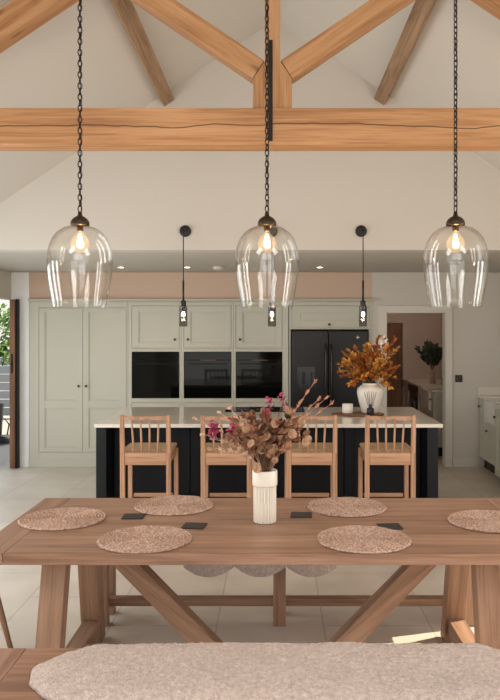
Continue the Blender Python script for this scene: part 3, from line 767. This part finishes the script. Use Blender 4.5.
for i, (x, y, lab) in enumerate(mats):
    tag(placemat_mesh(i+1).build('placemat', M['jute'], None, 0, (x, y, .7605)), lab, 'placemat', 'jute placemats on the dining table').rotation_euler.z = i*1.1
co = [(-.715, 3.715, .03, 'black square slate coaster between the two placemats furthest left on the table'), (-.388, 3.535, -.12, 'black square slate coaster closest to the fluted vase, on its left'),
      (.135, 3.745, -.06, 'black square slate coaster right of the fluted vase, beside the stool side placemat'), (.551, 3.524, .08, 'black square slate coaster between the right bench side placemat and the right end')]
for x, y, r, lab in co:
    tag(coaster_mesh().build('coaster', M['slate'], None, .002, (x, y, .7605)), lab, 'coaster', 'slate coasters on the dining table').rotation_euler.z = r

vx, vy, vz = -.05, 3.62, .7606
t = thing('fluted_vase', 'tall ivory fluted ceramic vase at the middle of the table', 'vase', (vx, vy, vz))
m = MB(); prof = [(0, 0), (.049, 0), (.052, .004), (.0525, .1), (.0525, .18)]
m.lathe(prof, seg=240, flute=.075, fn=20, smooth='open'); m.build('body', M['ceramic'], t)
MB().lathe([(.0566, .178), (.0605, .182), (.0615, .188), (.0615, .252), (.0595, .256), (.054, .256), (.052, .25), (.05, .1), (0, .095)], seg=64, smooth='open').build('collar', M['ceramic'], t)

t = thing('dried_bouquet', 'dried bouquet of brown leaves, papery discs and magenta flowers in the vase', 'bouquet', (vx, vy, vz))
rng = random.Random(11)
st = MB(); lb = MB(); lr = MB()
def spread():
    a = rng.uniform(0, 2*PI); rad = rng.uniform(0, 1)**.6
    return Vector((rad*.20*math.cos(a)-.0, rad*.15*math.sin(a), .33+.22*math.sqrt(max(0, 1-rad*rad*.9))*rng.uniform(.55, 1)))
for k in range(44):
    tp = spread(); pts = spray((rng.uniform(-.02, .02), rng.uniform(-.02, .02), .12), tp, .256)
    st.tube(pts, .0016, 5)
    mb = lb if rng.random() < .6 else lr
    for i in range(3, 8):
        for q in range(5):
            if pts[i].z < .315 and pts[i].xy.length < .12: continue
            d = (pts[i]-pts[i-1]).normalized()+Vector((rng.uniform(-1, 1), rng.uniform(-1, 1), rng.uniform(-.6, .6)))
            mb.leaf(pts[i], d, (rng.uniform(-1, 1), rng.uniform(-1, 1), rng.uniform(-.3, 1)), rng.uniform(.028, .05), rng.uniform(.018, .034), rng.uniform(-.2, .5))
st.build('stem', M['stem'], t); lb.build('brown_foliage', M['leaf_brown'], t); lr.build('rust_foliage', M['leaf_rust'], t)
D = lambda px, py, dy=-.05: Vector(((px-265)/202, dy, (523-py)/202))
for px, py in ((301, 420), (275, 424), (288, 410), (247, 428), (262, 449), (273, 448), (258, 465), (275, 459), (292, 432), (267, 436), (252, 441), (306, 440)):
    p = D(px, py, rng.uniform(-.13, -.06)); MB().disc(p, (rng.uniform(-.9, .9), -1, rng.uniform(-.7, .7)), rng.uniform(.016, .027), .0012, rng.uniform(1, 1.35)).build('seed_disc', M['honesty'], t)
for px, py, n_ in ((215, 430, 14), (270, 405, 5), (284, 401, 4), (233, 427, 6)):
    m = MB(); p = D(px, py, rng.uniform(-.05, .02)); m.tube(spray((0, 0, .12), p, .256), .0015, 5)
    for q in range(n_*3): m.leaf(p+Vector((rng.gauss(0, .010), rng.gauss(0, .01), rng.gauss(-.005, .02))), (rng.uniform(-1, 1), rng.uniform(-1, 1), rng.uniform(-1, 1)), (rng.uniform(-1, 1), -1, 1), .024, .016, .3)
    m.build('statice_flower', M['magenta'], t)
for px, py in ((314, 385), (326, 402), (318, 404), (307, 396), (331, 408)):
    m = MB(); tp = D(px, py, rng.uniform(-.04, .08)); pts = spray((.01, 0, .12), tp, .256, 12); m.tube(pts, .0014, 5)
    for i in range(6, 12):
        for q in range(16): m.leaf(pts[i]+Vector((rng.gauss(0, .004),)*3), (pts[i]-pts[i-1]).normalized()*1.2+Vector((rng.uniform(-1, 1), rng.uniform(-1, 1), rng.uniform(-.4, .8)))*.7, (rng.uniform(-1, 1), -1, 0), .02, .005, .2)
    m.build('grass_plume', M['plume'], t)
for px, py in ((198, 421), (205, 437), (212, 450), (222, 415), (226, 452), (215, 441), (235, 440), (232, 410)):
    m = MB(); tp = D(px, py, rng.uniform(-.08, .04)); pts = spray((0, 0, .12), tp, .256, 10); m.tube(pts, .0014, 5)
    for i in range(5, 10):
        for q in range(7): m.leaf(pts[i], (pts[i]-pts[i-1]).normalized()+Vector((rng.uniform(-1, 1), rng.uniform(-1, 1), rng.uniform(-.6, .6)))*.8, (rng.uniform(-1, 1), -1, .5), .026, .009, .3)
    m.build('dried_sprig', M['cream_sprig'], t)

# ------------------------------------------------------------------ pendants over the table
PY = 3.62
def chain_mesh(z0, z1):
    m = MB(); pitch = .0275; a, b, w = .0095, .0175, .0028; z = z0; k = 0
    while z < z1:
        pts = []
        for i in range(14):
            q = 2*PI*i/14; x = a*math.cos(q); zz = b*math.sin(q)
            tw = .5+PI/2*(k % 2)
            pts.append((x*math.cos(tw), x*math.sin(tw), z+b+zz))
        m.tube(pts, w, 6, True); z += pitch; k += 1
    return m
def make_pendant(x, zc, label):
    t = thing('pendant_light', label, 'pendant light', (x, PY, 1.818), 'blown glass pendants over the table')
    prof = [(.130, 0), (.137, .04), (.146, .085), (.155, .14), (.161, .19), (.1625, .225), (.160, .262), (.152, .30), (.138, .335), (.115, .365), (.085, .386), (.05, .398), (.030, .401)]
    prof = [(r*.975, z) for r, z in prof]
    inner = [(r-.003, z) for r, z in reversed(prof)]
    m = MB(); m.lathe(prof+[(.027, .399)]+inner[1:]+[(.130, 0)], seg=72, smooth='open'); m.build('shade', M['glass'], t)
    m = MB(); m.lathe([(.0, .4015), (.046, .4025), (.0465, .412), (.043, .424), (.034, .436), (.022, .444), (.012, .449), (.009, .47), (0, .471)], seg=32); m.build('cap', M['bronze'], t)
    hl = MB().lathe([(0, .40), (.016, .40), (.016, .375), (.013, .372), (0, .372)], seg=20).build('lamp_holder', M['bronze'], t)
    bu = MB().lathe([(.013, .371), (.016, .362), (.028, .35), (.040, .334), (.046, .315), (.044, .296), (.034, .278), (.018, .268), (0, .265)], seg=28, smooth='open').build('bulb', M['bulb_glass'], t)
    f = MB()
    for k in range(6):
        a = k*PI/3; f.tube([(.003*math.cos(a), .003*math.sin(a), .36), (.009*math.cos(a), .009*math.sin(a), .336), (.007*math.cos(a), .007*math.sin(a), .298), (.002*math.cos(a), .002*math.sin(a), .292)], .0013, 5)
    f.build('filament', M['filament'], bu)
    top = zc-1.818
    chain_mesh(.466, top-.045).build('chain', M['chain'], t)
    cb = MB(); cb.tube([(.004+.004*math.sin(i*1.3), .005*math.cos(i*1.7), .465+(top-.05-.465)*i/40) for i in range(41)], .0022, 6); cb.build('cable', M['black'], t)
    MB().lathe([(0, top-.004), (.05, top-.004), (.05, top-.018), (.03, top-.034), (.008, top-.045), (0, top-.045)], seg=32).build('ceiling_rose', M['bronze'], t)
    light('pendant_lamp', 'POINT', (x, PY, 1.818+.315), 4.5, (1, .68, .38), shadow_soft_size=.02)
xs = [(80-275)/203, (267-275)/203, (455.5-275)/203]
for x, lab in zip(xs, ('clear blown glass pendant light in front of the larder cupboard', 'clear blown glass pendant light above the fluted vase', 'clear blown glass pendant light in front of the utility doorway')):
    make_pendant(x, RZ-SL*abs(x)-(.165 if abs(x) > .5 else .04), lab)

# wall-hung lights on the gable
def make_wall_light(x, label):
    t = thing('wall_light', label, 'wall light', (x, GY, 2.61), 'wall lights on the gable')
    o = MB().lathe([(0, 0), (.052, 0), (.052, .02), (.048, .024), (0, .024)], seg=36).build('wall_plate', M['black'], t); o.rotation_euler.x = PI/2; o.location.y = -.001
    MB().tube([(0, -.026, 0), (0, -.16, .0)], .005, 8).build('arm', M['black'], t)
    yy = -.155; dz = -.03
    MB().tube([(0, yy, -.006), (0, yy, -.47)], .0045, 8).build('cord', M['black'], t)
    MB().tube([(0, yy, -.46), (0, yy, -.64)], .009, 10).build('rod', M['black'], t)
    h = MB().lathe([(0, -.605), (.012, -.605), (.022, -.612), (.024, -.62), (.024, -.70), (.02, -.704), (0, -.704)], (0, yy, dz), 24).build('lamp_holder', M['black'], t)
    g_ = MB(); g_.lathe([(.036, -.66), (.036, -.84), (.034, -.84), (.034, -.66), (.036, -.66)], (0, yy, dz), 32, smooth='open'); g_.build('glass_tube', M['smoke_glass'], t)
    b_ = MB().lathe([(0, -.706), (.008, -.708), (.013, -.722), (.016, -.736), (.012, -.75), (0, -.756)], (0, yy, dz), 20).build('bulb', M['lamp_glow'], t)
    light('wall_lamp', 'POINT', (x, GY+yy, 2.61-.83), 2.2, (1, .70, .40), shadow_soft_size=.025)
for x, lab in zip(((185.5-275)/109.5, (272-275)/109.5, (361-275)/109.5), ('black wall light hanging in front of the ovens', 'black wall light seen through the middle glass pendant', 'black wall light hanging in front of the fridge freezer')):
    make_wall_light(x, lab)

# ceiling fittings
for px, lab in ((121, 'recessed ceiling downlight above the larder cupboard'), (187, 'recessed ceiling downlight above the ovens, beside the smoke detector'), (320, 'recessed ceiling downlight above the fridge freezer')):
    x = (px-275)/86.5
    t = thing('downlight', lab, 'downlight', (x, 8.5, CZ), 'recessed downlights in the kitchen ceiling')
    m = MB(); m.lathe([(.032, -.006), (.045, -.006), (.048, -.001), (.032, -.001), (.032, -.006)], seg=32, smooth='open'); m.build('rim', M['architrave'], t)
    MB().lathe([(0, -.0015), (.031, -.0015), (.031, -.004), (0, -.004)], seg=32).build('lens', M['down_glow'], t)
    sp = light('downlight_beam', 'SPOT', (x, 8.5, CZ-.02), 6, (1, .78, .52), spot_size=2.0, spot_blend=.8, shadow_soft_size=.03)
t = thing('smoke_detector', 'round white smoke detector on the kitchen ceiling', 'smoke detector', ((219-275)/86.0, 8.42, CZ-.001))
MB().lathe([(0, 0), (.062, 0), (.062, -.018), (.05, -.034), (0, -.036)], seg=36).build('body', M['architrave'], t)
MB().lathe([(0, -.0365), (.02, -.0365), (.018, -.041), (0, -.042)], seg=20).build('test_button', M['architrave'], t)
light('utility_fill', 'POINT', (1.9, 11.2, 2.3), 6, (1, .84, .70), shadow_soft_size=.1)  # added fill without a fitting, brightens the utility room

# switch
t = thing('light_switch', 'square black light switch on the wall right of the doorway', 'switch', (2.3, KY+.009, 1.105))
MB().box(-.045, .045, -.01, 0, -.045, .045, -1).build('plate', M['black'], t, .003)
for s in (-1, 1): MB().box(s*.018-.011, s*.018+.011, -.014, -.0102, -.016, .016, -1).build('rocker', M['graphite_dark'], t, .001)

# ------------------------------------------------------------------ units along the right wall
def side_unit(name, label, xf, ya, yb, ndoor, cat='cabinet', hz=.866, xw=3.195):
    """base unit whose doors face the room's left; local frame: door plane turned to -x"""
    t = thing(name, label, cat, (xf, yb, 0), None, -PI/2)
    W = yb-ya; D_ = xw-xf
    m = MB(); m.box(.001, W-.001, .024, D_, .12, hz, -1); m.build('carcass', M['cab'], t, .001)
    MB().box(.002, W-.002, .06, D_, 0, .119, -1).build('plinth', M['black'], t)
    for k in range(ndoor):
        w = W/ndoor; m = MB(); shaker(m, k*w+.004, (k+1)*w-.004, .13, hz-.01, [(.2, hz-.08)], .065)
        o = m.build('door', M['cab'], t, .0015); knob(o, k*w+.05, hz-.1)
    return t
side_unit('base_cabinet', 'sage grey base cabinet in the corner beside the switch wall', 2.555, 8.87, 9.18, 1)
side_unit('base_cabinet', 'low sage grey base cabinet under the white sink', 2.555, 8.45, 8.868, 1, hz=.60)
side_unit('base_cabinet', 'sage grey base cabinet between the sink and the deeper cabinet', 2.555, 8.03, 8.448, 1)
side_unit('base_cabinet', 'deeper sage grey cabinet at the right edge of the photo', 2.40, 7.0, 8.028, 2)
t = thing('belfast_sink', 'white apron fronted sink by the right edge of the photo', 'sink', (2.52, 8.659, .604))
m = MB(); m.box(0, .52, -.206, .206, 0, .03, -1)
m.box(0, .03, -.206, .206, .03, .262, -1); m.box(.49, .52, -.206, .206, .03, .262, -1); m.box(.03, .49, -.206, -.18, .03, .262, -1); m.box(.03, .49, .18, .206, .03, .262, -1)
m.build('basin', M['belfast'], t, .004)
MB().lathe([(0, .031), (.04, .031), (.038, .034), (0, .033)], (.26, 0, 0), 24).build('drain', M['steel'], t)
m = MB(); m.box(2.53, 3.197, 8.87, 9.185, .868, .9, -1); m.box(2.53, 3.197, 8.031, 8.448, .868, .9, -1); m.box(2.372, 3.197, 6.99, 8.03, .868, .9, -1); m.box(3.05, 3.197, 8.449, 8.869, .868, .9, -1)
wt = m.build('side_worktop', M['quartz'], None, .003); tag(wt, 'pale quartz worktop on the cabinets along the right wall', 'worktop')
MB().box(2.53, 3.197, 9.172, 9.188, .9005, 1.0, -1).build('upstand', M['quartz'], wt, .002)

# ------------------------------------------------------------------ utility room furniture
ux0 = 2.15
side_unit('utility_cabinet', 'pale base cabinet at the end of the utility counter', ux0, 9.98, 10.12, 1, xw=2.79)
side_unit('utility_cabinet', 'pale base cabinet under the utility sink', ux0, 10.122, 10.70, 1, hz=.6, xw=2.79)
side_unit('utility_cabinet', 'pale base cabinet between the utility sink and washing machine', ux0, 10.702, 11.06, 1, xw=2.79)
side_unit('utility_cabinet', 'pale base cabinet in the far corner of the utility room', ux0, 11.9, 12.38, 1, xw=2.79)
t = thing('utility_sink', 'small white apron fronted sink in the utility counter', 'sink', (2.12, 10.41, .604))
m = MB(); m.box(0, .5, -.27, .27, 0, .03, -1)
m.box(0, .03, -.27, .27, .03, .262, -1); m.box(.47, .5, -.27, .27, .03, .262, -1); m.box(.03, .47, -.27, -.24, .03, .262, -1); m.box(.03, .47, .24, .27, .03, .262, -1)
m.build('basin', M['belfast'], t, .004)
MB().lathe([(0, .031), (.04, .031), (.038, .034), (0, .033)], (.25, 0, 0), 24).build('drain', M['steel'], t)
t = thing('washing_machine', 'dark washing machine under the utility counter', 'washing machine', (ux0, 11.892, 0), None, -PI/2)
MB().box(.002, .82, .02, .6, .01, .85, -1).build('body', M['graphite_dark'], t, .006)
MB().box(.01, .81, .0, .019, .74, .85, -1).build('control_panel', M['black_glass'], t, .003)
o = MB().lathe([(.17, 0), (.2, 0), (.2, .03), (.17, .03), (.17, 0)], seg=36, smooth='open').build('door_ring', M['steel'], t, loc=(.41, .019, .45)); o.rotation_euler.x = PI/2
o = MB().lathe([(0, .0), (.169, 0), (.15, .02), (0, .03)], seg=36).build('door_glass', M['black_glass'], t, loc=(.41, .019, .45)); o.rotation_euler.x = PI/2
m = MB(); m.box(2.125, 2.79, 9.975, 10.135, .868, .9, -1); m.box(2.125, 2.79, 10.685, 12.39, .868, .9, -1); m.box(2.63, 2.79, 10.136, 10.684, .868, .9, -1)
tag(m.build('utility_worktop', M['quartz'], None, .003), 'pale worktop seen through the doorway in the utility room', 'worktop')
t = thing('potted_foliage', 'dark leafy stems in a slim pot on the utility worktop', 'plant', (2.40, 11.2, .9005))
MB().lathe([(0, 0), (.04, 0), (.05, .01), (.045, .12), (.03, .2), (.034, .22), (.028, .22), (.026, .19), (0, .18)], seg=28).build('pot', M['pot'], t)
st = MB(); lf = MB(); rng = random.Random(5)
for k in range(16):
    a = rng.uniform(0, 2*PI); rad = rng.uniform(.03, .2); tp = (rad*math.cos(a), rad*math.sin(a), rng.uniform(.38, .62)-rad*.4)
    pts = branch_pts((0, 0, .19), tp, (0, 0, .03)); st.tube(pts, .003, 5)
    for i in range(2, 7):
        for q in range(4): lf.leaf(pts[i], (pts[i]-pts[i-1]).normalized()+Vector((rng.uniform(-1, 1), rng.uniform(-1, 1), rng.uniform(-.4, .6))), (rng.uniform(-1, 1), -1, .5), rng.uniform(.07, .11), rng.uniform(.035, .055), .2)
st.build('stem', M['stem'], t); lf.build('foliage', M['dark_leaf'], t)

# ------------------------------------------------------------------ the garden beyond the door
struct(MB().box(-9, -3.46, 4, 22, -.12, -.02, -1).build('ground_patio', M['paving']))
lw = MB().box(-30, 30, -30, -2.36, -.2, -.06, -1).build('ground_terrace', M['paving']); struct(lw)
struct(MB().box(3.36, 30, -2.3, 22, -.2, -.06, -1).build('ground_side_terrace', M['paving']))
t = thing('garden_fence', 'grey garden fence beyond the open door', 'fence', (-7, 14.5, -.02))
for k in range(8): MB().box(-1.2, 3.0, 0, .02, .05+k*.165, .05+k*.165+.155, 0).build('board', M['grey_panel'], t, .004)
for x in (-1.2, .9, 2.94): MB().box(x, x+.08, .021, .1, 0, 1.45, 2).build('post', M['grey_panel'], t, .004)
t = thing('garden_shrub', 'leafy green shrub beyond the open garden door', 'shrub', (-4.78, 12.6, -.02))
MB().tube([(0, 0, 0), (.03, 0, .7), (0, .02, 1.5)], [.04, .03, .02], 8).build('trunk', M['stem'], t)
lf = MB(); rng = random.Random(9)
for k in range(900):
    v = Vector((rng.gauss(0, 1), rng.gauss(0, 1), rng.gauss(0, 1))).normalized()*rng.uniform(.25, .48)
    lf.leaf(v+Vector((0, 0, 1.65)), v+Vector((rng.uniform(-.4, .4),)*3), (rng.uniform(-1, 1), -.5, 1), .1, .05, .2)
lf.build('crown', M['green_leaf'], t)
t = thing('garden_hose', 'dark garden hose coiled on the patio outside the door', 'hose', (-4.28, 11.2, -.019))
MB().tube([((.2+.03*math.sin(a*.37))*math.cos(a), (.2+.03*math.sin(a*.37))*math.sin(a), .014+.012*a/2/PI) for a in [k*.25 for k in range(150)]], .012, 8).build('coil', M['hose'], t)
MB().tube([(.2, 0, .14), (.22, .02, .3), (.1, .05, .42), (.05, 0, .2)], .012, 8).build('nozzle_end', M['hose'], t)
t = thing('planter', 'dark tall planter standing on the patio outside the door', 'planter', (-4.62, 12.0, -.019))
MB().lathe([(0, 0), (.13, 0), (.15, .02), (.18, .5), (.19, .52), (.17, .52), (.15, .45), (0, .44)], seg=32).build('pot', M['hose'], t)
MB().lathe([(0, .441), (.15, .452), (0, .47)], seg=24).build('soil', M['stem'], t)

# ------------------------------------------------------------------ light
w = bpy.data.worlds.new('overcast_sky'); bpy.context.scene.world = w; w.use_nodes = True
nt = w.node_tree; nt.nodes.clear()
o = N(nt, 'ShaderNodeOutputWorld'); bg = N(nt, 'ShaderNodeBackground'); nt.links.new(bg.outputs[0], o.inputs[0])
tc = N(nt, 'ShaderNodeTexCoord'); sp = N(nt, 'ShaderNodeSeparateXYZ'); nt.links.new(tc.outputs['Generated'], sp.inputs[0])
cr = N(nt, 'ShaderNodeValToRGB'); nt.links.new(sp.outputs[2], cr.inputs[0])
cr.color_ramp.elements[0].position = .0; cr.color_ramp.elements[0].color = (1, .95, .88, 1)
cr.color_ramp.elements[1].position = .7; cr.color_ramp.elements[1].color = (.72, .82, .95, 1)
nt.links.new(cr.outputs[0], bg.inputs[0]); bg.inputs[1].default_value = .9

def portal(loc, rot, sx, sy):
    l = light('window_portal', 'AREA', loc, 1, shape='RECTANGLE', size=sx, size_y=sy); l.rotation_euler = rot; l.data.cycles.is_portal = True
def daylight(loc, rot, sx, sy, L, col=(1, .995, .985)):
    """daylight entering through a glazed opening"""
    l = light('window_daylight', 'AREA', loc, L*PI*sx*sy, col, shape='RECTANGLE', size=sx, size_y=sy); l.rotation_euler = rot
portal((-3.38, 8.09, 1.05), (PI/2, 0, -PI/2), 2.15, 2.1)
daylight((-1.55, -2.28, 1.15), (PI/2, 0, 0), 2.3, 2.3, 1.5)
daylight((1.55, -2.28, 1.15), (PI/2, 0, 0), 2.3, 2.3, 1.5)
daylight((0, -2.28, 3.1), (PI/2, 0, 0), 3.4, 1.2, 2.6)
daylight((-3.40, 7.95, 1.05), (PI/2, 0, -PI/2), 1.85, 2.05, .8, (.88, .97, 1))
daylight((-3.38, 5.6, 1.11), (PI/2, 0, -PI/2), 1.6, 2.1, 3.5, (.90, .98, 1))
for sgn in (-1, 1):
    for yy in (2.75, 3.65):
        daylight((sgn*3.32, yy, 1.15), (PI/2, 0, sgn*PI/2), .42, 2.1, 7.5)
    # added fill lamp under each slope, no roof opening; evens out the ceiling
    l = light('slope_fill', 'AREA', (sgn*1.7, .3, RZ-SL*1.7-.03), 6.4*PI*1.1*1.4, (1, .99, .98), shape='RECTANGLE', size=1.1, size_y=1.4)
    l.rotation_euler = (0, math.atan(SL)*sgn, 0)
sun = light('sun', 'SUN', (8, 6, 6), 9.0, (1, .86, .68), angle=.01)
sun.rotation_euler = Vector((2.55, .73, 1.87)).to_track_quat('Z', 'Y').to_euler()

# ------------------------------------------------------------------ camera
cam = bpy.data.cameras.new('camera'); co_ = bpy.data.objects.new('camera', cam); C.objects.link(co_)
co_.location = (0, 0, 1.7); co_.rotation_euler = (PI/2, 0, 0)
cam.sensor_fit = 'AUTO'; cam.sensor_width = 36; cam.lens = 735/700*36
cam.shift_x = -25/700; cam.shift_y = -19/700
cam.clip_start = .05
sc = bpy.context.scene; sc.camera = co_
vs = sc.view_settings; vs.view_transform = 'Standard'; vs.look = 'None'; vs.gamma = 1; vs.use_curve_mapping = False; vs.exposure = 0.16
sc.cycles.max_bounces = 10; sc.cycles.transparent_max_bounces = 16
